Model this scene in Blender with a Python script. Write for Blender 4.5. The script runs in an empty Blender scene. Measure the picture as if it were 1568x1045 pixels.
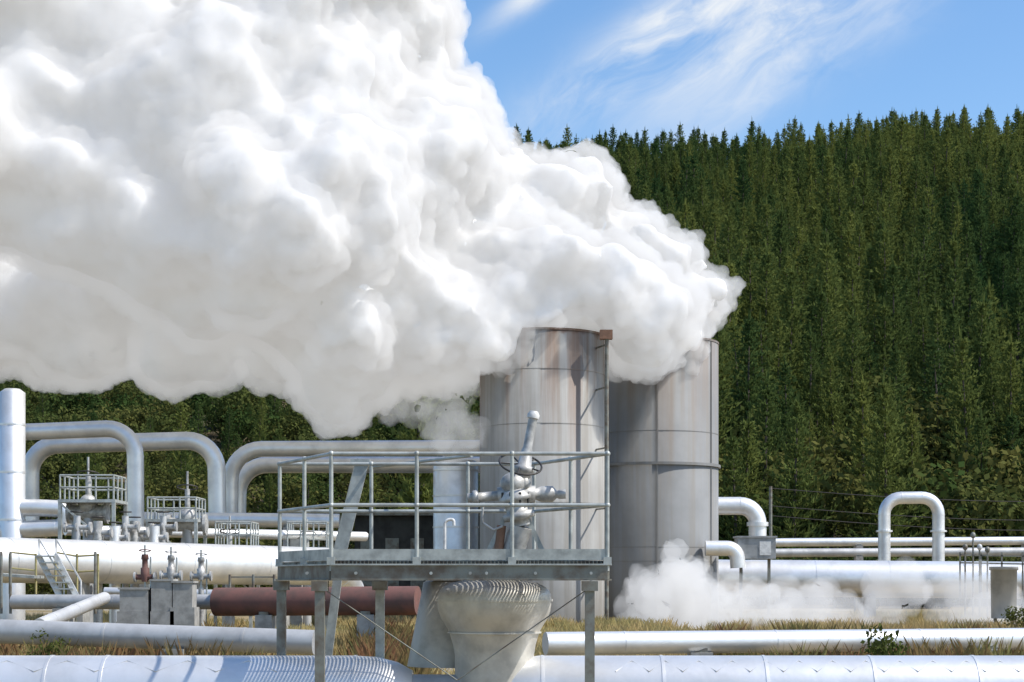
import bpy, bmesh, math, random, time
import numpy as np
from mathutils import Vector, noise, Matrix
T0=time.time()
F=2600.0; CX=784.0; HY=890.0; EYE=1.6
def W(px,py,d): return Vector(((px-CX)/F*d, d, EYE+(HY-py)/F*d))
scene=bpy.context.scene
cam=bpy.data.cameras.new('camera'); co=bpy.data.objects.new('camera',cam); scene.collection.objects.link(co)
co.location=(0,0,EYE); co.rotation_euler=(math.radians(90),0,0)
cam.lens=36*F/1568; cam.shift_y=(HY-522.5)/1568; cam.clip_end=5000
scene.camera=co
scene.view_settings.view_transform='Standard'
scene.view_settings.look='None'; scene.view_settings.exposure=0
sd=Vector((0.62,-0.15,0.77)).normalized()
el=math.asin(sd.z); az=math.atan2(sd.x,sd.y)
# ------------------------------------------------------------ node helper
class NB:
    def __init__(s,nt): s.nt=nt; s.N=nt.nodes; s.L=nt.links
    def n(s,t,**k):
        x=s.N.new(t)
        for a,b in k.items(): setattr(x,a,b)
        return x
    def l(s,a,b): s.L.new(a,b)
    def m(s,op,a,b=None,c=None,clamp=False):
        x=s.N.new('ShaderNodeMath'); x.operation=op; x.use_clamp=clamp
        for i,v in enumerate((a,b,c)):
            if v is None: continue
            if hasattr(v,'links'): s.L.new(v,x.inputs[i])
            else: x.inputs[i].default_value=v
        return x.outputs[0]
    def mix(s,f,a,b,bt='MIX'):
        x=s.N.new('ShaderNodeMix'); x.data_type='RGBA'; x.blend_type=bt
        for i,v in ((0,f),(6,a),(7,b)):
            if hasattr(v,'links'): s.L.new(v,x.inputs[i])
            elif i: x.inputs[i].default_value=(*v,1)
            else: x.inputs[i].default_value=v
        return x.outputs[2]
    def noise(s,vec,scale,det=4,rough=.55):
        x=s.N.new('ShaderNodeTexNoise'); x.inputs['Scale'].default_value=scale; x.inputs['Detail'].default_value=det; x.inputs['Roughness'].default_value=rough
        if vec is not None: s.L.new(vec,x.inputs['Vector'])
        return x.outputs[0]
    def ramp(s,v,a,b):
        x=s.N.new('ShaderNodeMapRange'); x.interpolation_type='SMOOTHSTEP'
        s.L.new(v,x.inputs[0]); x.inputs[1].default_value=a; x.inputs[2].default_value=b
        return x.outputs[0]
    def scale(s,vec,v3):
        x=s.N.new('ShaderNodeVectorMath'); x.operation='MULTIPLY'; s.L.new(vec,x.inputs[0]); x.inputs[1].default_value=v3
        return x.outputs[0]
# ------------------------------------------------------------ sky
w=bpy.data.worlds.new('World'); scene.world=w; w.use_nodes=True
q=NB(w.node_tree); bg=q.N['Background']
sky=q.n('ShaderNodeTexSky',sky_type='NISHITA',sun_disc=False)
sky.sun_elevation=el; sky.sun_rotation=az; sky.ozone_density=2.0
hs=q.n('ShaderNodeHueSaturation'); hs.inputs['Saturation'].default_value=1.2; hs.inputs['Value'].default_value=1.65
q.l(sky.outputs[0],hs.inputs['Color'])
tc=q.n('ShaderNodeTexCoord'); sx=q.n('ShaderNodeSeparateXYZ'); q.l(tc.outputs['Generated'],sx.inputs[0])
ay=q.m('ADD',q.m('ABSOLUTE',sx.outputs[1]),.05)
u=q.m('DIVIDE',sx.outputs[0],ay); v=q.m('DIVIDE',sx.outputs[2],ay)
ang=math.radians(36); ca,sa=math.cos(ang),math.sin(ang)
al=q.m('ADD',q.m('MULTIPLY',u,ca),q.m('MULTIPLY',v,sa)); ac=q.m('SUBTRACT',q.m('MULTIPLY',v,ca),q.m('MULTIPLY',u,sa))
cb=q.n('ShaderNodeCombineXYZ'); q.l(q.m('MULTIPLY',al,11.0),cb.inputs[0]); q.l(q.m('MULTIPLY',ac,24.0),cb.inputs[1])
wn=q.n('ShaderNodeTexNoise'); wn.inputs['Scale'].default_value=.8; wn.inputs['Detail'].default_value=3; q.l(cb.outputs[0],wn.inputs['Vector'])
va=q.n('ShaderNodeVectorMath',operation='MULTIPLY_ADD'); q.l(wn.outputs['Color'],va.inputs[0]); va.inputs[1].default_value=(1.6,1.6,0); q.l(cb.outputs[0],va.inputs[2])
n1=q.noise(va.outputs[0],1.0,8,.62)
tot=None
for (cx,cy,ra,rc,st) in [(.098,.318,.07,.013,1.25),(.17,.330,.11,.022,1.1),(.02,.335,.035,.007,1.1),(.06,.29,.09,.02,.35),(.14,.275,.07,.012,.4),(.24,.335,.1,.015,.3)]:
    a0=cx*ca+cy*sa; c0=cy*ca-cx*sa
    da=q.m('DIVIDE',q.m('SUBTRACT',al,a0),ra); dc=q.m('DIVIDE',q.m('SUBTRACT',ac,c0),rc)
    e=q.m('MULTIPLY',q.m('EXPONENT',q.m('MULTIPLY',q.m('ADD',q.m('MULTIPLY',da,da),q.m('MULTIPLY',dc,dc)),-1.0)),st)
    tot=e if tot is None else q.m('ADD',tot,e)
cm=q.m('MULTIPLY',q.ramp(n1,.28,.72),tot,clamp=True)
cc=q.mix(cm,hs.outputs[0],(7.4,7.7,8.0))
q.l(cc,bg.inputs[0]); bg.inputs[1].default_value=0.12
sun=bpy.data.lights.new('sun','SUN'); sun.energy=5; sun.angle=math.radians(0.5); sun.color=(1,.96,.9)
so=bpy.data.objects.new('sun',sun); scene.collection.objects.link(so)
so.rotation_euler=sd.to_track_quat('Z','Y').to_euler()
# ------------------------------------------------------------ materials
def mat(name,col,rough=.6,metal=0.0,var=.25,sc=3.0,col2=None,bump=0.0,bs=20):
    m=bpy.data.materials.new(name); m.use_nodes=True; q=NB(m.node_tree)
    b=q.N['Principled BSDF']
    g=q.n('ShaderNodeNewGeometry')
    nz=q.noise(g.outputs['Position'],sc,6,.6)
    c2=col2 or tuple(c*(1-var*1.6) for c in col)
    q.l(q.mix(q.ramp(nz,.35,.7),col,c2),b.inputs['Base Color'])
    q.l(q.m('MULTIPLY_ADD',nz,.25,rough-.12),b.inputs['Roughness']); b.inputs['Metallic'].default_value=metal
    if bump:
        bp=q.n('ShaderNodeBump'); bp.inputs['Strength'].default_value=bump; bp.inputs['Distance'].default_value=.02
        q.l(q.noise(g.outputs['Position'],bs,3),bp.inputs['Height']); q.l(bp.outputs[0],b.inputs['Normal'])
    return m
ALU=mat('aluminium_cladding',(.84,.835,.82),.42,.6,.15,1.2,bump=.35,bs=2.5)
ALU2=mat('dull_cladding',(.52,.52,.51),.55,.35,.2,1.5,bump=.2,bs=3)
GALV=mat('galvanised_steel',(.45,.47,.44),.5,.3,.25,6)
GALVD=mat('weathered_steel',(.23,.24,.21),.6,.3,.4,5,col2=(.14,.11,.08))
CAST=mat('valve_casting',(.52,.51,.48),.5,.3,.3,8)
WHITE=mat('white_paint',(.68,.68,.66),.5,0,.2,6)
DARK=mat('dark_iron',(.05,.045,.04),.5,.3)
RUST=mat('rust_red_paint',(.17,.075,.06),.8,0,.3,3,col2=(.10,.06,.05))
RED=mat('red_paint',(.15,.07,.055),.7)
ORNG=mat('rusty_pipe',(.28,.15,.09),.7)
YEL=mat('yellow_paint',(.42,.36,.16),.6)
CONC=mat('concrete',(.36,.35,.32),.9,0,.25,4)
SHED=mat('dark_shed',(.05,.05,.045),.8)
GREY=mat('grey_box_paint',(.30,.31,.31),.6)
FACET=mat('insulation_jacket',(.62,.59,.52),.5,.35,.2,3,bump=.4,bs=4)
CREAM=mat('faded_cladding',(.52,.48,.40),.55,.2,.25,3)
def stackmat(top,name,c0,c1,st_amt):
    m=bpy.data.materials.new(name); m.use_nodes=True; q=NB(m.node_tree); b=q.N['Principled BSDF']
    g=q.n('ShaderNodeNewGeometry'); P=g.outputs['Position']
    s=q.n('ShaderNodeSeparateXYZ'); q.l(P,s.inputs[0])
    st=q.noise(q.scale(P,(2.0,2.0,.09)),1.0,6,.6)
    st2=q.noise(q.scale(P,(3.5,3.5,.14)),1.0,5,.6)
    big=q.noise(P,.5,4)
    base=q.mix(q.ramp(big,.35,.7),c0,c1)
    base=q.mix(q.m('MULTIPLY',q.ramp(st2,.40,.68),.6),base,(.20,.18,.15))
    zz=q.ramp(s.outputs[2],top-7.5,top)
    thr=q.m('MULTIPLY',q.ramp(q.m('ADD',st,q.m('MULTIPLY',zz,.18)),.58,.80),zz)
    base=q.mix(q.m('MULTIPLY',thr,st_amt,clamp=True),base,(.18,.11,.07))
    lip=q.ramp(q.m('ADD',s.outputs[2],q.m('MULTIPLY',q.noise(P,2.5,4),.6)),top+.12,top+.33)
    base=q.mix(q.m('MULTIPLY',lip,.75),base,(.13,.06,.03))
    low=q.ramp(q.m('ADD',s.outputs[2],q.m('MULTIPLY',q.noise(P,1.2,4),1.5)),2.6,1.2)
    base=q.mix(q.m('MULTIPLY',low,.4),base,(.14,.13,.11))
    q.l(base,b.inputs['Base Color']); b.inputs['Roughness'].default_value=.68; b.inputs['Metallic'].default_value=0; b.inputs['Specular IOR Level'].default_value=.35
    bp=q.n('ShaderNodeBump'); bp.inputs['Strength'].default_value=.35; bp.inputs['Distance'].default_value=.06; q.l(q.noise(P,.9,3),bp.inputs['Height']); q.l(bp.outputs[0],b.inputs['Normal'])
    return m
SM1=stackmat(9.95,'stack_paint',(.34,.335,.315),(.28,.275,.26),.8); SM2=stackmat(10.3,'stack_paint_b',(.24,.245,.245),(.19,.195,.195),.35)
# ------------------------------------------------------------ mesh builder
class B:
    def __init__(s): s.v=[];s.f=[];s.mi=[];s.sm=[];s.mats=[]
    def mid(s,m):
        if m not in s.mats: s.mats.append(m)
        return s.mats.index(m)
    def add(s,vs,fs,m,smooth=True):
        o=len(s.v); k=s.mid(m); s.v+= [tuple(x) for x in vs]
        for f in fs: s.f.append(tuple(i+o for i in f)); s.mi.append(k); s.sm.append(smooth)
    def box(s,c,sz,m,rot=None):
        c=Vector(c); R=rot or Matrix.Identity(3)
        vs=[c+R@Vector((a*sz[0]/2,b*sz[1]/2,d*sz[2]/2)) for a in(-1,1) for b in(-1,1) for d in(-1,1)]
        s.add(vs,[(0,1,3,2),(4,6,7,5),(0,4,5,1),(2,3,7,6),(0,2,6,4),(1,5,7,3)],m,False)
    def beam(s,p0,p1,wd,hg,m,up=(0,0,1)):
        p0=Vector(p0);p1=Vector(p1); d=(p1-p0); L=d.length; d.normalize(); up=Vector(up)
        if abs(d.dot(up))>.98: up=Vector((0,1,0))
        x=d.cross(up).normalized(); z=x.cross(d)
        R=Matrix((x,d,z)).transposed()
        s.box((p0+p1)/2,(wd,L,hg),m,R)
    def lathe(s,p0,p1,prof,m,n=24,smooth=True,caps=True):
        p0=Vector(p0);p1=Vector(p1); d=(p1-p0).normalized()
        up=Vector((0,0,1)) if abs(d.z)<.9 else Vector((0,1,0))
        x=d.cross(up).normalized(); y=d.cross(x)
        vs=[]
        for t,r in prof:
            c=p0.lerp(p1,t)
            for a in range(n):
                A=(a+.5)/n*2*math.pi; vs.append(c+x*(r*math.cos(A))+y*(r*math.sin(A)))
        fs=[]
        for k in range(len(prof)-1):
            for a in range(n): fs.append((k*n+a,k*n+(a+1)%n,(k+1)*n+(a+1)%n,(k+1)*n+a))
        s.add(vs,fs,m,smooth)
        if caps:
            s.add(vs[:n],[tuple(range(n))],m,False); s.add(vs[-n:],[tuple(range(n))[::-1]],m,False)
    def cyl(s,p0,p1,r,m,n=16,r1=None): s.lathe(p0,p1,[(0,r),(1,r if r1 is None else r1)],m,n)
    def ell(s,c,r,m,n=16):
        c=Vector(c); rx,ry,rz=r if hasattr(r,'__len__') else (r,r,r)
        vs=[];fs=[];K=10
        for k in range(K+1):
            ph=math.pi*k/K
            for a in range(n):
                A=a/n*2*math.pi; vs.append(c+Vector((rx*math.sin(ph)*math.cos(A),ry*math.sin(ph)*math.sin(A),rz*math.cos(ph))))
        for k in range(K):
            for a in range(n): fs.append((k*n+a,(k+1)*n+a,(k+1)*n+(a+1)%n,k*n+(a+1)%n))
        s.add(vs,fs,m)
    def tube(s,pts,r,m,fil=0.0,n=20,band=0.0,bm=None,seg=8):
        P=[Vector(p) for p in pts]; path=[P[0]]; elb=[]
        for i in range(1,len(P)-1):
            a=(P[i-1]-P[i]); b=(P[i+1]-P[i]); la,lb=a.length,b.length; a.normalize(); b.normalize()
            if fil<=0: path.append(P[i]); continue
            th=math.acos(max(-1,min(1,a.dot(b)))); tl=min(fil/math.tan(th/2),la*.49,lb*.49); R=tl*math.tan(th/2)
            s0=P[i]+a*tl; s1=P[i]+b*tl; c=P[i]+(a+b).normalized()*(R/math.sin(th/2))
            va=s0-c; vb=s1-c; ang=math.pi-th
            for k in range(seg+1):
                t=k/seg; q_=(va*math.sin((1-t)*ang)+vb*math.sin(t*ang))/math.sin(ang) if ang>1e-3 else va.lerp(vb,t)
                path.append(c+q_)
            elb.append((s0,s1))
        path.append(P[-1])
        T=[]
        for i in range(len(path)):
            t=(path[min(i+1,len(path)-1)]-path[max(i-1,0)]).normalized(); T.append(t)
        up=Vector((0,0,1)) if abs(T[0].z)<.9 else Vector((0,1,0))
        x=T[0].cross(up).normalized(); vs=[]
        for i,t in enumerate(T):
            x=(x-t*x.dot(t)).normalized(); y=t.cross(x)
            for a in range(n):
                A=a/n*2*math.pi; vs.append(path[i]+x*(r*math.cos(A))+y*(r*math.sin(A)))
        fs=[(k*n+a,(k+1)*n+a,(k+1)*n+(a+1)%n,k*n+(a+1)%n) for k in range(len(path)-1) for a in range(n)]
        s.add(vs,fs,m)
        s.add(vs[:n],[tuple(range(n))],m,False); s.add(vs[-n:],[tuple(range(n))[::-1]],m,False)
        if band:
            bm=bm or m
            for i in range(len(path)-1):
                L=(path[i+1]-path[i]).length
                if L<band*.5: continue
                k=max(1,int(L/band)); d=(path[i+1]-path[i]).normalized()
                for j in range(k+ (1 if elb else 0)):
                    c=path[i]+d*(L*(j+ (0.5 if not elb else 0))/k)
                    s.cyl(c-d*.02,c+d*.02,r*1.008+.004,bm,n)
    def ring(s,c,ax,R,r,m,n=32):
        c=Vector(c); ax=Vector(ax).normalized(); x=ax.orthogonal().normalized(); y=ax.cross(x)
        vs=[];K=8
        for a in range(n):
            A=a/n*2*math.pi; dr=x*math.cos(A)+y*math.sin(A)
            for k in range(K):
                Bq=k/K*2*math.pi; vs.append(c+dr*(R+r*math.cos(Bq))+ax*(r*math.sin(Bq)))
        fs=[(a*K+k,((a+1)%n)*K+k,((a+1)%n)*K+(k+1)%K,a*K+(k+1)%K) for a in range(n) for k in range(K)]
        s.add(vs,fs,m)
    def obj(s,name):
        me=bpy.data.meshes.new(name); me.from_pydata(s.v,[],s.f)
        for m in s.mats: me.materials.append(m)
        me.polygons.foreach_set('material_index',s.mi); me.polygons.foreach_set('use_smooth',s.sm); me.update()
        return link(bpy.data.objects.new(name,me))
def link(o): scene.collection.objects.link(o); return o
def grid_mesh(name,xs,ys,zf):
    vs=[(x,y,zf(x,y)) for y in ys for x in xs]; nx=len(xs)
    fs=[(j*nx+i,j*nx+i+1,(j+1)*nx+i+1,(j+1)*nx+i) for j in range(len(ys)-1) for i in range(nx-1)]
    me=bpy.data.meshes.new(name); me.from_pydata(vs,[],fs); me.update()
    for p in me.polygons: p.use_smooth=True
    return me
def sm(t): t=max(0,min(1,t)); return t*t*(3-2*t)
def hill(x,y):
    R=61+18*sm((x+120)/150)+3*sm((x-20)/100)
    y0=112+8*noise.noise(Vector((x*.02,3,0)))
    t=max(0,min(1.0,(y-y0)/225))
    z=R*(t*0.85+0.15*sm(t))-.3
    z+=6*noise.noise(Vector((x*.02,y*.02,7)))*t*(1-t*.5)
    if y>340: z-= (y-340)*.15
    return z
def gmat():
    m=bpy.data.materials.new('dry_grass_ground'); m.use_nodes=True; q=NB(m.node_tree); b=q.N['Principled BSDF']
    g=q.n('ShaderNodeNewGeometry'); P=g.outputs['Position']
    c=q.mix(q.ramp(q.noise(P,.25,5),.35,.65),(.34,.25,.12),(.24,.19,.09))
    c=q.mix(q.ramp(q.noise(P,3,6,.7),.5,.75),c,(.14,.10,.06))
    c=q.mix(q.ramp(q.noise(P,.12,3),.5,.65),c,(.36,.32,.25))
    q.l(c,b.inputs['Base Color']); b.inputs['Roughness'].default_value=.95
    bp=q.n('ShaderNodeBump'); bp.inputs['Strength'].default_value=.8; bp.inputs['Distance'].default_value=.15; q.l(q.noise(P,6,6,.7),bp.inputs['Height']); q.l(bp.outputs[0],b.inputs['Normal'])
    return m
g=grid_mesh('ground',[-600+i*40 for i in range(31)],[-20+40*j for j in range(30)],lambda x,y:0)
link(bpy.data.objects.new('ground',g)); g.materials.append(gmat())
h=grid_mesh('hill',[-260+i*6 for i in range(90)],[100+6*j for j in range(56)],hill)
link(bpy.data.objects.new('forest_hill',h)); h.materials.append(mat('hill_soil',(.13,.095,.05),.95,0,.3,.12,col2=(.045,.05,.02)))
# ------------------------------------------------------------ vegetation
def pine(name,seed,H=14,R=2.2):
    r=random.Random(seed); vs=[];fs=[];mi=[]
    n=6; pw=r.uniform(.6,.9); lean=(r.uniform(-.03,.03),r.uniform(-.03,.03)); dens=r.uniform(.32,.5)
    for k in range(5):
        t=k/4
        for a in range(n):
            A=a/n*6.283; rr=.22*(1-t)+.02
            vs.append((rr*math.cos(A)+lean[0]*H*t,rr*math.sin(A)+lean[1]*H*t,H*t*.97))
    for k in range(4):
        for a in range(n):
            fs.append((k*n+a,k*n+(a+1)%n,(k+1)*n+(a+1)%n,(k+1)*n+a)); mi.append(1)
    z=H*.07
    while z<H*.97:
        t=z/H
        L=R*((1-t)**pw)*r.uniform(.65,1.2)+.18
        nb=r.randint(4,7); a0=r.random()*6.28
        for b in range(nb):
            A=a0+b/nb*6.283+r.uniform(-.3,.3); l=L*r.uniform(.5,1.3)
            rise=r.uniform(.15,.75)
            nc=max(2,int(l/.28))
            for c in range(nc):
                s=(c+.6)/nc
                p=Vector((math.cos(A)*l*s+lean[0]*z,math.sin(A)*l*s+lean[1]*z,z+l*rise*s*s))
                for q in range(4):
                    d=Vector((math.cos(A)*.7+r.uniform(-.7,.7),math.sin(A)*.7+r.uniform(-.7,.7),r.uniform(.1,1.5))).normalized()
                    sdv=d.cross(Vector((r.uniform(-1,1),r.uniform(-1,1),r.uniform(-1,1)))).normalized()
                    ln=r.uniform(.3,.7)*(1-.35*t); wd=r.uniform(.06,.13)
                    i=len(vs); vs+= [tuple(p-sdv*wd),tuple(p+sdv*wd),tuple(p+d*ln)]
                    fs.append((i,i+1,i+2)); mi.append(0)
        z+=r.uniform(.8,1.3)*dens*(1.15-.5*t)
    for q in range(12):
        A=r.random()*6.28; i=len(vs); zz=H*.9+r.random()*H*.07
        lx,ly=lean[0]*H,lean[1]*H
        vs+=[(.05*math.cos(A)+lx,.05*math.sin(A)+ly,zz),(-.05*math.cos(A)+lx,-.05*math.sin(A)+ly,zz),(lx+r.uniform(-.15,.15),ly+r.uniform(-.15,.15),H+r.uniform(.2,.9))]
        fs.append((i,i+1,i+2)); mi.append(0)
    me=bpy.data.meshes.new(name); me.from_pydata(vs,[],fs); me.polygons.foreach_set('material_index',mi)
    return me
def bush(name,seed,H=4,R=2.2,n=1500,ls=.28):
    r=random.Random(seed); vs=[];fs=[];mi=[]
    lobes=[(Vector((r.uniform(-.6,.6)*R,r.uniform(-.6,.6)*R,H*r.uniform(.3,.8))),R*r.uniform(.35,.6)) for _ in range(9)]
    for lb in lobes:
        a=Vector((0,0,0)); b_=lb[0]; sdv=Vector((.02*R,0,0)); i=len(vs)
        vs+=[tuple(a-sdv*2),tuple(a+sdv*2),tuple(b_)]; fs.append((i,i+1,i+2)); mi.append(1)
    for k in range(n):
        c,rad=r.choice(lobes); d=Vector((r.gauss(0,1),r.gauss(0,1),r.gauss(0,1))).normalized()
        p=c+d*rad*r.uniform(.6,1.1); 
        if p.z<0.05: p.z=.05+r.random()*.3
        e=Vector((r.gauss(0,1),r.gauss(0,1),r.gauss(0,1))).normalized(); f=e.cross(d).normalized(); s=ls*r.uniform(.5,1.2)
        i=len(vs); vs+=[tuple(p),tuple(p+e*s*.5+f*s*.35),tuple(p+e*s),tuple(p+e*s*.5-f*s*.35)]; fs.append((i,i+1,i+2,i+3)); mi.append(0)
    me=bpy.data.meshes.new(name); me.from_pydata(vs,[],fs); me.polygons.foreach_set('material_index',mi)
    return me
def tuft(name,seed,H=.35,R=.22,n=70):
    r=random.Random(seed); vs=[];fs=[]
    for k in range(n):
        a=r.random()*6.28; rr=R*math.sqrt(r.random()); x,y=rr*math.cos(a),rr*math.sin(a)
        d=Vector((r.uniform(-.5,.5),r.uniform(-.5,.5),1)).normalized(); l=H*r.uniform(.5,1.2); b_=r.random()*3.14; wd=.006
        i=len(vs); vs+=[(x-wd*math.cos(b_),y-wd*math.sin(b_),0),(x+wd*math.cos(b_),y+wd*math.sin(b_),0),(x+d.x*l*.4,y+d.y*l*.4,l*.6),(x+d.x*l,y+d.y*l,l)]
        fs.append((i,i+1,i+2)); fs.append((i+1,i+3,i+2))
    me=bpy.data.meshes.new(name); me.from_pydata(vs,[],fs); return me
def leafmat(name,c1,c2,tr=.25,ns=.035):
    m=bpy.data.materials.new(name); m.use_nodes=True; q=NB(m.node_tree); out=q.N['Material Output']; q.N.remove(q.N['Principled BSDF'])
    oi=q.n('ShaderNodeObjectInfo'); geo=q.n('ShaderNodeNewGeometry')
    nz=q.noise(geo.outputs['Position'],ns,3)
    f=q.m('ADD',q.m('MULTIPLY',oi.outputs['Random'],.8),q.m('MULTIPLY_ADD',nz,2.6,-1.15),clamp=True)
    c=q.mix(f,c1,c2)
    df=q.n('ShaderNodeBsdfDiffuse'); tl=q.n('ShaderNodeBsdfTranslucent'); ms=q.n('ShaderNodeMixShader'); ms.inputs[0].default_value=tr
    q.l(c,df.inputs[0]); q.l(c,tl.inputs[0]); q.l(df.outputs[0],ms.inputs[1]); q.l(tl.outputs[0],ms.inputs[2]); q.l(ms.outputs[0],out.inputs[0]); return m
LM=leafmat('pine_needles',(.050,.098,.034),(.20,.225,.060),.38,.03); BM=mat('bark',(.10,.08,.06),.9)
BL=leafmat('scrub_leaves',(.040,.070,.020),(.12,.12,.036),.25,.08)
def coll(name,meshes,mats):
    c=bpy.data.collections.new(name)
    for me in meshes:
        for m in mats: me.materials.append(m)
        c.objects.link(bpy.data.objects.new(me.name,me))
    return c
PC=coll('pine_kinds',[pine('pine_kind_%d'%i,i,14*random.Random(i+50).uniform(.85,1.1),random.Random(i).uniform(1.8,3.1)) for i in range(10)],[LM,BM])
BC=coll('scrub_kinds',[bush('scrub_kind_%d'%i,i) for i in range(5)],[BL,BM])
GC=coll('tuft_kinds',[tuft('tuft_kind_%d'%i,i) for i in range(4)],[leafmat('dry_grass',(.50,.37,.18),(.40,.34,.15),.3,.15)])
WC=coll('weed_kinds',[tuft('weed_kind_%d'%i,i,.7,.3,60) for i in range(3)],[leafmat('weed_stalks',(.22,.11,.06),(.19,.18,.07),.3,.6)])
def scatter(name,pts,scales,coll,tilt=.06):
    me=bpy.data.meshes.new(name); me.from_pydata(pts,[],[])
    at=me.attributes.new('sc','FLOAT','POINT'); at.data.foreach_set('value',scales)
    o=link(bpy.data.objects.new(name,me))
    ng=bpy.data.node_groups.new(name,'GeometryNodeTree')
    ng.interface.new_socket('Geometry',in_out='INPUT',socket_type='NodeSocketGeometry')
    ng.interface.new_socket('Geometry',in_out='OUTPUT',socket_type='NodeSocketGeometry')
    N=ng.nodes; gi=N.new('NodeGroupInput'); go=N.new('NodeGroupOutput')
    ip=N.new('GeometryNodeInstanceOnPoints'); ci=N.new('GeometryNodeCollectionInfo')
    ci.inputs['Collection'].default_value=coll; ci.inputs['Separate Children'].default_value=True; ci.inputs['Reset Children'].default_value=True
    rv=N.new('FunctionNodeRandomValue'); rv.data_type='FLOAT_VECTOR'
    rv.inputs[0].default_value=(-tilt,-tilt,0); rv.inputs[1].default_value=(tilt,tilt,6.283)
    na=N.new('GeometryNodeInputNamedAttribute'); na.data_type='FLOAT'; na.inputs['Name'].default_value='sc'
    L=ng.links; L.new(gi.outputs[0],ip.inputs['Points']); L.new(ci.outputs[0],ip.inputs['Instance']); ip.inputs['Pick Instance'].default_value=True
    L.new(rv.outputs[0],ip.inputs['Rotation']); L.new(na.outputs[0],ip.inputs['Scale']); L.new(ip.outputs[0],go.inputs[0])
    md=o.modifiers.new('scatter','NODES'); md.node_group=ng
    return o
rnd=random.Random(5); pts=[];scl=[];bp_=[];bs_=[]
y=112.0
while y<356:
    x=-140.0; far=sm((y-240)/80)
    while x<160:
        xx=x+rnd.uniform(-1.9,1.9); yy=y+rnd.uniform(-1.9,1.9)
        if abs(xx)<yy*.36+20 :
            left=sm((-3-xx)/16.)*(1-sm((yy-230)/60))
            clear=noise.noise(Vector((xx*.045,yy*.03,0)))
            if left>.3:
                if rnd.random()<.9 and clear<.42:
                    bp_.append((xx,yy,hill(xx,yy)-.2)); bs_.append(rnd.uniform(.6,1.4))
                if clear<.3 and rnd.random()<.5:
                    pts.append((xx,yy,hill(xx,yy)-.2)); scl.append(rnd.uniform(.3,.65))
            else:
                nn=noise.noise(Vector((xx*.06,yy*.06,11)))
                if yy<150 and rnd.random()<.4: bp_.append((xx,yy,hill(xx,yy)-.2)); bs_.append(rnd.uniform(1.4,2.4))
                elif rnd.random()<.93: pts.append((xx,yy,hill(xx,yy)-.2)); scl.append(max(.5,rnd.uniform(.7,1.15)*(1-.15*far)+.30*nn*(1-far*.6)))
        x+=3.5-.9*far
    y+=3.9
for k in range(260):
    xx=rnd.uniform(5,75); yy=rnd.uniform(96,112); bp_.append((xx,yy,-.1)); bs_.append(rnd.uniform(.3,1.0))
for k in range(200):
    xx=rnd.uniform(-75,5); yy=rnd.uniform(96,112); bp_.append((xx,yy,-.1)); bs_.append(rnd.uniform(.3,.8))
scatter('pine_forest',pts,scl,PC); scatter('hillside_scrub',bp_,bs_,BC)
gp=[];gs=[]
for k in range(7000):
    d=19+math.sqrt(rnd.random())*50; xx=rnd.uniform(-.36,.36)*d
    if noise.noise(Vector((xx*.25,d*.2,3)))>-.05: gp.append((xx,d,0)); gs.append(rnd.uniform(.4,1.3))
scatter('dry_grass',gp,gs,GC,.15)
gp=[];gs=[]
for k in range(420):
    d=rnd.uniform(22,40); px=rnd.choice([rnd.uniform(0,400),rnd.uniform(560,640),rnd.uniform(1080,1560),rnd.uniform(1080,1560)])
    gp.append(((px-CX)/F*d,d,0)); gs.append(rnd.uniform(.4,1.0))
scatter('roadside_weeds',gp,gs,WC,.1)
def shrub(px,D,s,seed):
    me=bush('shrub',seed,1.0,.45,500,.09); me.materials.append(BL); me.materials.append(BM); o=link(bpy.data.objects.new('green_shrub',me)); o.location=((px-CX)/F*D,D,0); o.scale=(s,s,s*1.2)
shrub(1352,22,.85,3); shrub(75,25,.7,5); shrub(1562,44,.9,6)
# ------------------------------------------------------------ stacks
def stack(px,D,r,zt,m,bands,seams,ang0):
    b=B(); x=(px-CX)/F*D; n=72
    b.lathe((x,D,0),(x,D,zt),[(0,r),(1,r),(1,r-.03),(.3,r-.03)],m,n,True,False)
    for z in bands: b.lathe((x,D,z-.05),(x,D,z+.05),[(0,r-.01),(0,r+.08),(1,r+.08),(1,r-.01)],m,n,False,False)
    for z in seams: b.lathe((x,D,z-.015),(x,D,z+.015),[(0,r),(0,r+.006),(1,r+.006),(1,r)],m,n,False,False)
    b.lathe((x,D,zt-.07),(x,D,zt+.0),[(0,r),(0,r+.02),(1.02,r+.02),(1.02,r-.02)],m,n,False,False)
    for A in ang0:
        c=Vector((x+(r+.015)*math.cos(A),D+(r+.015)*math.sin(A),0)); b.beam(c+Vector((0,0,.2)),c+Vector((0,0,zt-.1)),.06,.04,m)
    return b
stack(830,58,2.13,9.95,SM1,[],[2.2,4.2,6.8,8.6],[]).obj('steam_silencer_stack')
stack(1003,62,2.3,10.25,SM2,[5.75],[2.3,2.8,6.9],[-1.62,-.62]).obj('steam_silencer_stack')
b=B(); p=W(929,512,56); b.cyl((p.x,56,0),(p.x,56,p.z),.07,GALVD); b.box((p.x-.02,56,p.z-.02),(.42,.3,.3),ORNG)
for z in (2,4,6,8,9.4): b.beam((p.x,56,z),(p.x-.35,57,z),.05,.05,GALVD)
b.obj('vent_pipe')
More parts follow.
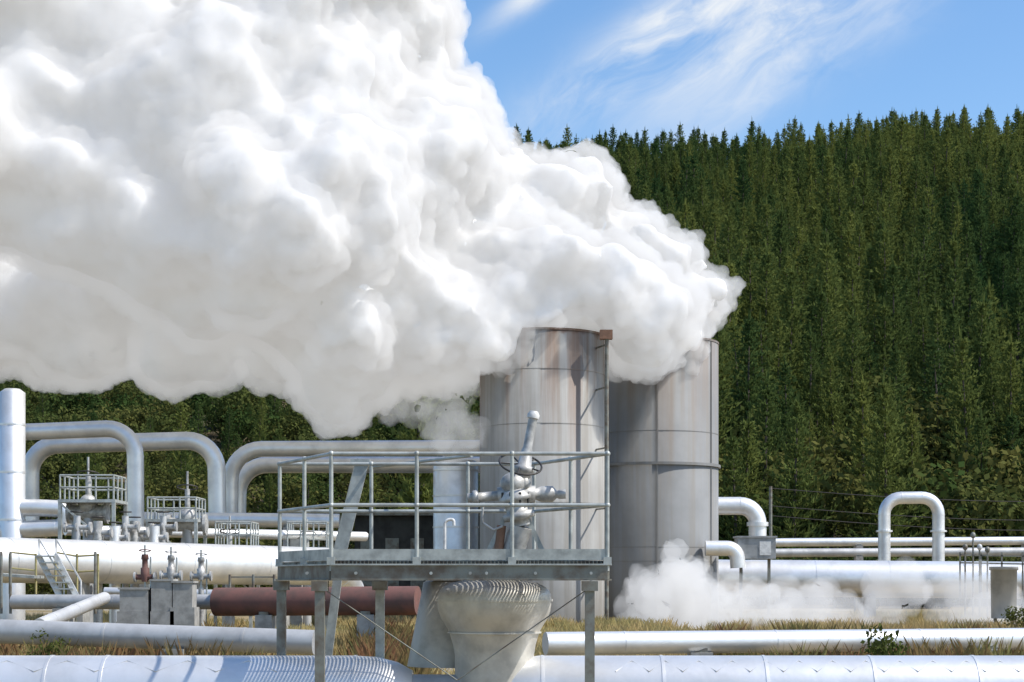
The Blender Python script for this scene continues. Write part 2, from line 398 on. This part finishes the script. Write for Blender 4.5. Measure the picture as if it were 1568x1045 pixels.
# ------------------------------------------------------------ pipes
def pipe(name,pts,r,m=ALU,fil=0,band=2.0,sup=None):
    b=B(); b.tube(pts,r,m,fil,24,band)
    if sup:
        P0,P1=Vector(pts[0]),Vector(pts[-1]); k=max(2,int((P1-P0).length/sup))
        for i in range(k):
            c=P0.lerp(P1,(i+.5)/k); b.box((c.x,c.y,(c.z-r)/2),(.35,.5,max(.05,c.z-r+.04)),CONC); b.box((c.x,c.y,c.z-r+.03),(.2,r*1.6,.12),GALVD)
    return b.obj(name)
b=B()
z0=.41
b.lathe((W(-900,0,18).x,18,z0),(W(632,0,18).x,18,z0),[(0,.40),(.94,.40),(.965,.385),(.985,.33),(1,.24)],ALU,48)
b.lathe((W(738,0,18).x,18,z0),(W(2500,0,18).x,18,z0),[(0,.22),(.012,.31),(.03,.37),(.05,.40),(1,.40)],ALU,48)
b.cyl((W(600,0,18).x,18,z0-.05),(W(770,0,18).x,18,z0-.05),.25,ALU2,32)
for px in [-150,80,165,545,830,1012,1168,1330,1488,1650,1800]:
    c=W(px,0,18).x; b.cyl((c-.015,18,z0),(c+.015,18,z0),.406,ALU,48)
def zig(p0,p1,n):  # thin raised zigzag wire, added to stand in for glints on the cladding
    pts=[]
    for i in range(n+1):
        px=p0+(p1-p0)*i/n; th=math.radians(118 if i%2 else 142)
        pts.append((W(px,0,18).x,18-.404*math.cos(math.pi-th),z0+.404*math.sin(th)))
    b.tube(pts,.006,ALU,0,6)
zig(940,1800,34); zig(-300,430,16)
for px in (-200,330,1080,1500): b.box((W(px,0,18).x,18,.02),(.4,.6,.1),CONC)
b.obj('foreground_steam_pipe')
pipe('steam_pipeline',[W(-350,955,27),W(482,984,26)],.19,ALU2,0,2.2,5)
pipe('steam_pipeline',[W(835,986,26),W(2100,973,30)],.18,ALU,0,2.2,5)
b=B(); b.tube([W(-300,850,39),W(0,858,41),W(512,868,50),W(530,905,52)],.55,ALU,.8,32,2.4)
for px,D in ((-100,40.3),(120,43),(300,46),(430,48.5)):
    c=W(px,900,D); b.box((c.x,c.y,.8),(.4,.7,1.6),CONC)
b.obj('large_steam_pipe')
pipe('large_steam_pipe',[W(1080,885,63),W(2100,893,62)],.68,ALU,0,2.6,9)
pipe('rust_red_pipe',[W(330,922,36),W(640,920,35)],.30,RUST,0,0,2)
pipe('drain_pipe',[W(20,922,37),W(335,922,36)],.16,ALU2,0,1.5,3)
pipe('drain_pipe',[W(60,958,31),W(160,916,36)],.13,ALU,0,1.5)
pipe('drain_pipe',[W(160,906,40),W(430,912,40)],.10,ALU,0,1.5)
D=55
pipe('overhead_pipe',[W(-60,668,D),W(35,662,D),W(207,655,D),W(208,825,D)],.27,ALU,.9,1.8)
pipe('overhead_pipe',[W(46,800,D+3),W(46,682,D+3),W(331,674,D+3),W(333,800,D+3)],.31,ALU,1.0,1.8)
pipe('overhead_pipe',[W(352,800,D+5),W(354,688,D+5),W(760,686,D+5)],.28,ALU,1.1,1.8)
pipe('overhead_pipe',[W(364,800,D+7),W(366,712,D+7),W(770,712,D+7)],.30,ALU,1.1,1.8)
pipe('process_pipe',[W(210,795,57),W(520,798,57)],.24,ALU,0,2,6)
pipe('process_pipe',[W(-60,815,50),W(100,808,50),W(104,780,50),W(60,778,50),W(30,778,50)],.25,ALU,.5,2)
pipe('process_pipe',[W(100,812,48),W(560,822,54)],.15,ALU,0,2,6)
b=B()
for px,r,yt in ((19,.37,596),):
    c=W(px,yt,50); b.lathe((c.x,50,0),(c.x,50,c.z),[(0,r),(.985,r),(1,r*.6)],ALU,28)
    for z in (2,3.4,4.8,6.2): b.lathe((c.x,50,z-.03),(c.x,50,z+.03),[(0,r+.01),(1,r+.01)],ALU,28)
b.obj('separator_vessel')
b=B(); c=W(698,0,60)
b.lathe((c.x,60,0),(c.x,60,W(0,706,60).z),[(0,.8),(.97,.8),(1,.7)],ALU,32)
for z in (2.5,3.5,4.6,5.5): b.lathe((c.x,60,z-.03),(c.x,60,z+.03),[(0,.82),(1,.82)],ALU,32)
b.box((c.x+.1,59,2.5),(1.8,.8,.08),WHITE)
b.obj('knockout_vessel')
b=B(); p0=W(545,790,64); p1=W(735,0,64); xm=(p0.x+p1.x)/2; wd=p1.x-p0.x
b.box((xm,65,p0.z/2),(wd,3,p0.z),SHED); b.box((xm,64.9,p0.z+.05),(wd+.4,3.6,.14),GALVD)
for i in range(5):
    b.box((p0.x+wd*(i+.5)/5,63.48,2.1),(.5,.05,2.2),GALVD)
b.obj('pump_shed')
b=B(); b.tube([W(681,895,50),W(681,797,50),W(695,795,50),W(695,805,50)],.045,WHITE,.15,10); b.obj('vent_pipe')
b=B(); b.tube([W(1080,775,63),W(1160,775,63),W(1160,830,63)],.33,ALU,.7,24,1.0); b.lathe(W(1160,800,63),W(1160,806,63),[(0,.4),(1,.4)],ALU); b.obj('stack_inlet_elbow')
b=B(); b.tube([W(1080,840,60),W(1128,840,60),W(1130,870,60)],.27,ALU,.5,24,0); b.obj('stack_inlet_elbow')
b=B(); c=W(1156,840,60.5); b.box(c,(1.35,.9,.75),GREY); b.box(c+Vector((0,0,.4)),(1.45,1.0,.06),GREY)
for dx in (-.5,.5): b.beam((c.x+dx,c.y,0),(c.x+dx,c.y,c.z-.37),.1,.1,GALVD)
b.box(c+Vector((.3,-.46,0)),(.4,.02,.5),WHITE); b.obj('electrical_cabinet')
b=B(); b.tube([W(1354,905,75),W(1354,763,75),W(1437,762,75),W(1437,905,75)],.27,ALU,.75,24,1.2)
for px in (1354,1437):
    c=W(px,815,75); b.lathe(c,c+Vector((0,0,.08)),[(0,.36),(1,.36)],ALU)
b.obj('expansion_loop_pipe')
pipe('distant_pipeline',[W(1185,831,82),W(2200,824,84)],.2,ALU,0,3,8)
pipe('distant_pipeline',[W(1185,847,80),W(2200,842,82)],.2,ALU2,0,3,8)
b=B(); c=W(1537,0,50)
b.lathe((c.x,50,.5),(c.x,50,W(0,868,50).z),[(0,.36),(.93,.38),(.93,.42),(1,.42)],ALU2,28)
for a in (-.25,.25): b.cyl((c.x+a,50,0),(c.x+a,50,.6),.05,GALVD)
b.obj('drum_vessel')
b=B()
for px,yt in ((1490,820),(1478,838),(1500,838),(1512,842)):
    c=W(px,yt,58); b.cyl((c.x,58,0),c,.03,GALVD,8); b.ell(c,(.09,.09,.11),GALVD if px!=1500 else WHITE,10)
b.beam(W(1470,850,58),W(1568,852,58),.05,.05,GALVD); b.beam(W(1470,862,58),W(1568,864,58),.05,.05,GALVD)
for px in range(1470,1640,32): b.beam(W(px,846,58),W(px,918,58),.05,.05,GALVD)
b.obj('instrument_stand')
b=B()
for k,(ya,yb) in enumerate(((748,760),(775,790),(790,806))):
    pts=[W(1180+ (700*i/12),ya+(yb-ya)*i/12+ 14*math.sin(math.pi*i/12),92) for i in range(13)]; b.tube(pts,.022,DARK,0,5)
for px,yt in ((1180,745),(1880,757)): b.cyl(W(px,925,92),W(px,yt,92),.09,GALVD,8)
b.obj('power_line')
# ------------------------------------------------------------ small valve stations
def rails(b,x0,x1,y0,y1,z0,zt,m,n=3,r=.025):
    cs=[(x0,y0),(x1,y0),(x1,y1),(x0,y1)]
    for i in range(4):
        a=cs[i]; c=cs[(i+1)%4]
        for z in (zt,(zt+z0)/2): b.cyl((*a,z),(*c,z),r,m,8)
        for k in range(n): 
            t=k/n; b.cyl((a[0]+(c[0]-a[0])*t,a[1]+(c[1]-a[1])*t,z0-.02),(a[0]+(c[0]-a[0])*t,a[1]+(c[1]-a[1])*t,zt),r,m,8)
def station(px0,px1,ydeck,ytop,D,stem,ystem):
    b=B(); a=W(px0,ydeck,D); c=W(px1,ytop,D); x0,x1=a.x,c.x; yb=D+1.4
    b.box(((x0+x1)/2,D+.7,a.z-.04),(x1-x0+.1,1.5,.08),GALV)
    rails(b,x0,x1,D,yb,a.z,c.z,GALV)
    for xx in (x0,x1):
        for yy in (D,yb): b.beam((xx,yy,0),(xx,yy,a.z),.09,.09,GALV)
    b.beam((x0,D-.02,a.z-.1),(x1,D-.02,max(.3,a.z-1.3)),.05,.05,GALV)
    s=W(stem,ystem,D+.7)
    b.cyl((s.x,s.y,s.z-1.0),s,.03,CAST,8); b.cyl((s.x,s.y,s.z-1.1),(s.x,s.y,s.z-.5),.07,CAST)
    b.ring((s.x,s.y,s.z-.45),(0,.2,1),.28,.02,DARK)
    b.ell((s.x,s.y,s.z-1.3),(.26,.26,.3),CAST)
    b.cyl((s.x-.55,s.y,s.z-1.5),(s.x+.55,s.y,s.z-1.5),.2,CAST)
    for dx in (-.5,.5): b.cyl((s.x+dx-.04,s.y,s.z-1.5),(s.x+dx+.04,s.y,s.z-1.5),.3,CAST)
    b.cyl((s.x,s.y,0.2),(s.x,s.y,s.z-1.5),.14,ALU2)
    return b
station(92,174,765,728,45,135,700).obj('valve_platform')
station(226,300,795,762,47,287,722).obj('valve_platform')
station(330,384,838,800,48,352,790).obj('valve_platform')
station(440,500,838,800,52,470,795).obj('valve_platform')
b=B()
for k,px in enumerate((118,150,176,192,206,236,250)):
    D=44+k*.4; c=W(px,790+8*(k%3),D); b.cyl((c.x,D,0),c,.09+.03*(k%3),[ALU2,CAST,ALU][k%3],12); b.cyl((c.x-.3,D,c.z-.3),(c.x+.35,D,c.z-.3),.07,CAST,12)
    for dx in (-.3,0,.35): b.cyl((c.x+dx-.025,D,c.z-.3),(c.x+dx+.025,D,c.z-.3),.14,CAST,12)
    b.ring(c+Vector((0,0,.1)),(0,0,1),.16,.015,DARK,16)
b.obj('valve_manifold')
def small_valve(name,px,yt,yb,D,m):
    b=B(); c=W(px,yt,D); q_=W(px,yb,D); h=c.z-q_.z
    b.cyl(q_,c,.022,GALV,8); b.lathe(q_+Vector((0,0,h*.2)),q_+Vector((0,0,h*.8)),[(0,.07),(.2,.09),(.5,.09),(.52,.06),(.8,.06),(.82,.08),(1,.07)],m,14)
    b.ring(q_+Vector((0,0,h*.88)),(0,.15,1),.12,.012,m,18); b.cyl(q_+Vector((-.22,0,h*.3)),q_+Vector((.22,0,h*.3)),.06,m,12)
    for dx in (-.21,.21): b.cyl(q_+Vector((dx-.02,0,h*.3)),q_+Vector((dx+.02,0,h*.3)),.11,CAST,12)
    b.cyl((q_.x,q_.y,0),q_,.06,CAST); b.cyl(q_+Vector((.12,0,-.3)),q_+Vector((.12,0,h*.75)),.018,GALV,8); return b.obj(name)
small_valve('gate_valve',222,835,905,36,RED); small_valve('gate_valve',262,838,900,36,CAST); small_valve('gate_valve',308,842,900,37,CAST)
for px,y0,y1,wd in ((209,903,936,.58),(251,890,936,.42),(283,893,930,.4)):
    b=B(); c=W(px,(y0+y1)/2,35); hz=(y1-y0)/F*35; b.box(c,(wd,.5,hz),CONC); b.box((c.x,c.y,c.z+hz/2+.02),(wd+.06,.56,.04),CONC); b.box((c.x,c.y,(c.z-hz/2)/2),(wd+.1,.55,max(.02,c.z-hz/2)-.004),CONC); b.obj('concrete_plinth')
b=B(); D=38
for a,c in (((15,846),(55,850)),((85,846),(118,852)),((118,852),(152,850))):
    b.cyl(W(*a,D),W(*c,D),.022,YEL,8); b.cyl(W(a[0],a[1]+24,D),W(c[0],c[1]+24,D),.022,YEL,8)
for px in (15,55,85,118,150): b.cyl(W(px,848,D),W(px,910,D),.025,YEL,8)
b.obj('yellow_handrail')
b=B()
for dx in (0,26):
    b.beam(W(58+dx,850,D-1),W(92+dx,914,D-1),.05,.12,WHITE)
    b.beam(W(60+dx,826,D-1),W(98+dx,890,D-1),.03,.03,WHITE)
    b.cyl(W(60+dx,826,D-1),W(60+dx,850,D-1),.02,WHITE,8); b.cyl(W(98+dx,890,D-1),W(98+dx,914,D-1),.02,WHITE,8)
for k in range(7):
    t=k/6; b.box(W(71+34*t,852+60*t,D-1),(.4,.25,.03),GALV)
b.beam(W(0,880,D),W(60,884,D),.8,.06,GALV)
b.obj('access_stairs')
b=B(); D=37
for px in (2,16,146,352,388,420): b.cyl(W(px,845 if px<200 else 880,D),W(px,940,D),.03,GALVD,8)
b.beam(W(352,884,D),W(420,884,D),.03,.03,GALVD); b.obj('fence_posts')
# ------------------------------------------------------------ access platform
b=B(); yf,ybk=17.0,18.5
FL=Vector((-1.81,yf,0)); FR=Vector((.955,yf,0)); BL_=Vector((-2.53,ybk,0)); BR=Vector((.24,ybk,0))
zd,zt,zm=1.845,2.875,2.36
Z=lambda p,z: Vector((p.x,p.y,z))
for A,C in ((FL,FR),(BL_,BR),(FL,BL_),(FR,BR)):
    for z in (zt,zm): b.cyl(Z(A,z),Z(C,z),.02,GALV,10)
    b.beam(Z(A,1.69),Z(C,1.69),.05,.15,GALVD)
    b.beam(Z(A,1.765),Z(C,1.765),.10,.016,GALV); b.beam(Z(A,1.612),Z(C,1.612),.10,.014,GALVD)
    b.beam(Z(A,zd+.02),Z(C,zd+.02),.012,.11,GALV)
for A,C,ts in ((FL,FR,(0,.31,.655,1)),(BL_,BR,(0,.36,.74,1)),(FL,BL_,(.5,)),(FR,BR,(.48,))):
    for t in ts:
        p=A.lerp(C,t); b.cyl(Z(p,1.70),Z(p,zt),.021,GALV,10); b.ell(Z(p,zm),.03,GALV,8); b.ell(Z(p,zt),.03,GALV,8)
        b.box(Z(p,1.80),(.08,.08,.08),GALV)
for k in range(70):
    t=(k+.5)/70; b.beam(Z(FL.lerp(FR,t),1.79),Z(BL_.lerp(BR,t),1.79),.006,.03,GALVD)
for k in range(8):
    t=(k+.5)/8; b.beam(Z(FL.lerp(BL_,t),1.785),Z(FR.lerp(BR,t),1.785),.008,.02,GALVD)
for px,y in ((431,18.5),(490,17.0),(582,18.5),(903,17.0)):
    x=(px-CX)/F*y; b.beam((x,y+.0,0),(x,y,1.6),.095,.095,GALVD if px!=582 else GALV); b.box((x,y,.01),(.25,.25,.03),GALVD); b.box((x,y,1.55),(.16,.16,.10),GALVD)
for a,c,D in (((500,905),(700,1042),17),((896,905),(700,1042),17.1)): b.cyl(W(*a,D),W(*c,D),.006,GALVD,6)
for px in (470,545,660,720,745,820,905):
    p=W(px,878,16.94); b.cyl(p,p+Vector((0,-.02,0)),.016,GALV,8)
b.obj('valve_access_platform')
b=B(); b.beam(W(556,705,19.4),W(517,862,19.4),.14,.05,GALV,up=(0,1,0)); b.beam(W(548,705,19.6),W(509,862,19.6),.04,.14,GALV,up=(0,1,0))
b.beam(W(520,862,19.4),W(500,1020,19.4),.10,.05,GALV,up=(0,1,0)); b.box(W(552,708,19.4),(.22,.1,.06),GALV)
b.cyl(W(566,716,19.4),W(722,698,17.6),.018,GALV,8)
b.obj('raking_strut')
# ------------------------------------------------------------ wellhead valve
D=17.8; b=B()
b.lathe(W(799,735,D),W(817,636,D),[(0,.085),(.1,.085),(.12,.11),(.2,.11),(.22,.075),(.45,.06),(.5,.048),(1,.046)],CAST,20)
b.lathe(W(816,641,D),W(818,630,D),[(0,.062),(.5,.066),(1,.04)],WHITE,20)
b.ell(W(787,742,D),(.15,.15,.13),CAST,20); b.ell(W(803,742,D),(.07,.1,.10),CAST)
b.lathe(W(786,752,D),W(798,806,D),[(0,.14),(.2,.19),(.3,.19),(.32,.13),(.6,.12),(.62,.17),(.8,.17),(.82,.10),(1,.10)],CAST,20)
b.lathe(W(716,763,D),W(782,758,D),[(0,.05),(.12,.05),(.12,.075),(.25,.075),(.25,.05),(.7,.05),(.7,.09),(1,.09)],CAST,16)
b.lathe(W(800,757,D),W(866,757,D),[(0,.09),(.3,.09),(.3,.06),(.45,.085),(.7,.085),(.8,.04),(.85,.05),(1,.05)],CAST,16)
b.beam(W(772,795,D),W(742,856,D),.035,.05,GALV); b.beam(W(808,795,D),W(836,856,D),.035,.05,GALV)
b.cyl(W(768,805,D),W(762,856,D),.05,ORNG,12); b.cyl(W(786,800,D),W(776,856,D),.035,CAST,12)
hc=W(797,711,D-.02); ax=Vector((.17,-.52,.84)).normalized()
b.ring(hc,ax,.225,.011,DARK,40)
for k in range(5):
    A=k*2*math.pi/5; e=ax.orthogonal().normalized(); f=ax.cross(e); b.cyl(hc,hc+(e*math.cos(A)+f*math.sin(A))*.22,.009,DARK,6)
b.tube([W(740,770,D-.1),W(738,800,D-.1),W(756,812,D-.1),W(770,806,D-.1)],.012,CAST,.03,8)
b.tube([W(806,788,D),W(826,830,D),W(828,860,D)],.014,DARK,.05,8)
for k in range(10):
    A=k/10*6.283; c=W(786,752,D).lerp(W(798,806,D),.25); b.cyl(c+Vector((.165*math.cos(A),.165*math.sin(A),-.04)),c+Vector((.165*math.cos(A),.165*math.sin(A),.07)),.014,DARK,6)
b.cyl(W(798,806,D),W(770,900,D+.1),.12,CAST,20)
b.obj('wellhead_gate_valve')
b=B(); D=18.05; p0=W(757,1045,D); p1=W(757,885,D)
pr=[(0,.42),(.25,.42),(.36,.44),(.45,.47),(.5,.49),(.56,.53),(.62,.57),(.68,.595),(.74,.605),(.80,.605),(.84,.60),(.88,.58),(.92,.53),(.955,.44),(.98,.3),(1.0,.12)]
b.lathe(p0,p1,pr,FACET,40,True)
b.lathe(p0.lerp(p1,.775),p0.lerp(p1,.795),[(0,.60),(0,.622),(1,.622),(1,.60)],FACET,40,False,False); b.lathe(p0.lerp(p1,.47),p0.lerp(p1,.485),[(0,.47),(0,.50),(1,.50),(1,.47)],FACET,40,False,False)
p0=W(690,1020,D+.7); p1=W(690,888,D+.7); b.lathe(p0,p1,[(0,.48),(.97,.30),(1,.25)],CREAM,32,True)
b.obj('valve_insulation_box')
# ------------------------------------------------------------ steam
blobs=[
(1085,450,38,61),(1060,470,52,62),(1020,415,55,61),(1000,480,50,58),(965,375,66,61),(940,440,68,57.5),(885,325,70,61),(860,415,72,57.5),
(810,310,80,60),(800,425,78,57),(760,460,74,57),(700,330,115,59),(690,235,72,60),(620,180,115,60),(600,60,90,60),(540,60,130,59),(620,430,125,57),
(560,300,170,57),(520,470,110,56),(555,535,72,57),(515,585,36,57),(450,120,180,57),(420,330,190,55),(350,410,100,55),(300,180,190,56),(250,340,140,55),
(160,120,170,56),(120,240,160,54),(0,200,180,54),(0,30,190,55),(-150,150,220,55),(-120,300,130,54),(450,-60,180,57),(250,-80,180,57),(650,530,62,58),(700,520,46,58),
(280,520,60,62),(350,530,62,61),(200,480,80,64),(420,510,75,60),(120,480,95,65),(60,510,85,65),(20,470,90,66),(-60,490,105,66),(280,470,85,62),
(985,520,32,60.5),(1040,505,40,61),(960,525,26,60),(900,455,40,59),(830,455,38,58),(752,512,36,56),(1075,505,28,61.5)]
def mod_mesh(me,voxel,it):
    o=bpy.data.objects.new('tmp',me); link(o)
    md=o.modifiers.new('r','REMESH'); md.mode='VOXEL'; md.voxel_size=voxel
    if it: s1=o.modifiers.new('s','SMOOTH'); s1.factor=.5; s1.iterations=it
    dg=bpy.context.evaluated_depsgraph_get(); me2=bpy.data.meshes.new_from_object(o.evaluated_get(dg)); bpy.data.objects.remove(o); return me2
def disp(me2,sc,amp,sd_,fade=None):
    n=len(me2.vertices); cs=np.empty(n*3); me2.vertices.foreach_get('co',cs); cs=cs.reshape(-1,3)
    ns=np.empty(n*3); me2.vertices.foreach_get('normal',ns); ns=ns.reshape(-1,3)
    dv=np.empty(n); V=noise.voronoi; NV=noise.noise_vector; off=Vector((sd_,0,0))
    for i in range(n):
        p=Vector(cs[i]); q=p/sc; d=V(q+NV(q*.7)*.35+off)[0][0]
        dv[i]=.45-d*d*.9-.1*d
    k=amp if fade is None else amp*fade(cs)
    cs=cs+ns*(dv*k)[:,None]
    me2.vertices.foreach_set('co',cs.ravel()); me2.update()
fd=lambda cs: np.clip(.4+(cs[:,0]+12)/18,.4,1)
def spheres(blobs):
    bm=bmesh.new()
    for (px,py,r,D) in blobs:
        bmesh.ops.create_icosphere(bm,subdivisions=3,radius=r/F*D,matrix=Matrix.Translation(W(px,py,D)))
    me=bpy.data.meshes.new('tmp'); bm.to_mesh(me); bm.free(); return me
def finish(me,m,name,parent=None):
    for p in me.polygons: p.use_smooth=True
    me.materials.clear(); me.materials.append(m); me.name=name; o=link(bpy.data.objects.new(name,me)); o.parent=parent; return o
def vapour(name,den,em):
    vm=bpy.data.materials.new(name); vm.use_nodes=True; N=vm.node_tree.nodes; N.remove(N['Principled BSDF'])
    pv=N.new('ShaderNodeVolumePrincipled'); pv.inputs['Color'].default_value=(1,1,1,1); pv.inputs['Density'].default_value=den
    pv.inputs['Emission Strength'].default_value=em*den; pv.inputs['Emission Color'].default_value=(1,.985,.96,1)  # even glow added to the vapour in place of multiple scattering
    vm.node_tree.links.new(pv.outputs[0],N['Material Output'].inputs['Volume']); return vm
me=mod_mesh(spheres(blobs),.3,8); disp(me,3.4,2.2,0); me=mod_mesh(me,.2,2); disp(me,1.5,1.1,5,fd)
core=me.copy(); me=mod_mesh(me,.12,1); disp(me,.7,.55,9,fd); disp(me,.33,.26,2)
n=len(core.vertices); cs=np.empty(n*3); core.vertices.foreach_get('co',cs); ns=np.empty(n*3); core.vertices.foreach_get('normal',ns)
core.vertices.foreach_set('co',cs-ns*.42); core.update(); core=mod_mesh(core,.18,3); disp(core,.7,.25,9,fd)
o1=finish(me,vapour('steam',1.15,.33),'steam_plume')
cmt=bpy.data.materials.new('dense_steam'); cmt.use_nodes=True; q=NB(cmt.node_tree); out=q.N['Material Output']; q.N.remove(q.N['Principled BSDF'])
df=q.n('ShaderNodeBsdfDiffuse'); df.inputs[0].default_value=(.98,.98,.98,1); q.l(df.outputs[0],out.inputs[0])
finish(core,cmt,'dense_core',o1)
me=mod_mesh(spheres([(1030,868,18,55),(1040,895,30,55),(1015,925,40,55),(1080,928,34,55),(990,950,34,55),(1120,945,30,54),(1165,950,24,54)]),.2,3); disp(me,1.5,1.5,3); me=mod_mesh(me,.12,1); disp(me,.6,.7,6); disp(me,.3,.3,1)
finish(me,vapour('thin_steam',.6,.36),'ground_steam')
tr=[(1000+k*38,944-12*math.sin(k*1.3)-10*math.sin(k*.6+1),34+9*math.sin(k*2.1),53.5+1.2*math.sin(k*.9)) for k in range(15)]
me=mod_mesh(spheres(tr),.2,10); disp(me,2.2,1.8,4); me=mod_mesh(me,.15,1); disp(me,.8,.9,6)
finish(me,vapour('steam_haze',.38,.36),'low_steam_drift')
me=mod_mesh(spheres([(700,580,36,57),(697,615,27,57),(702,648,19,57),(705,678,12,57),(602,600,34,58),(592,628,18,58),(440,572,28,60),(150,545,28,63),(240,572,18,62)]),.15,6); disp(me,1.5,1.8,8); me=mod_mesh(me,.12,1); disp(me,.6,.8,2); disp(me,.3,.3,2)
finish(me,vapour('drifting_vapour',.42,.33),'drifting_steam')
print('done',time.time()-T0)
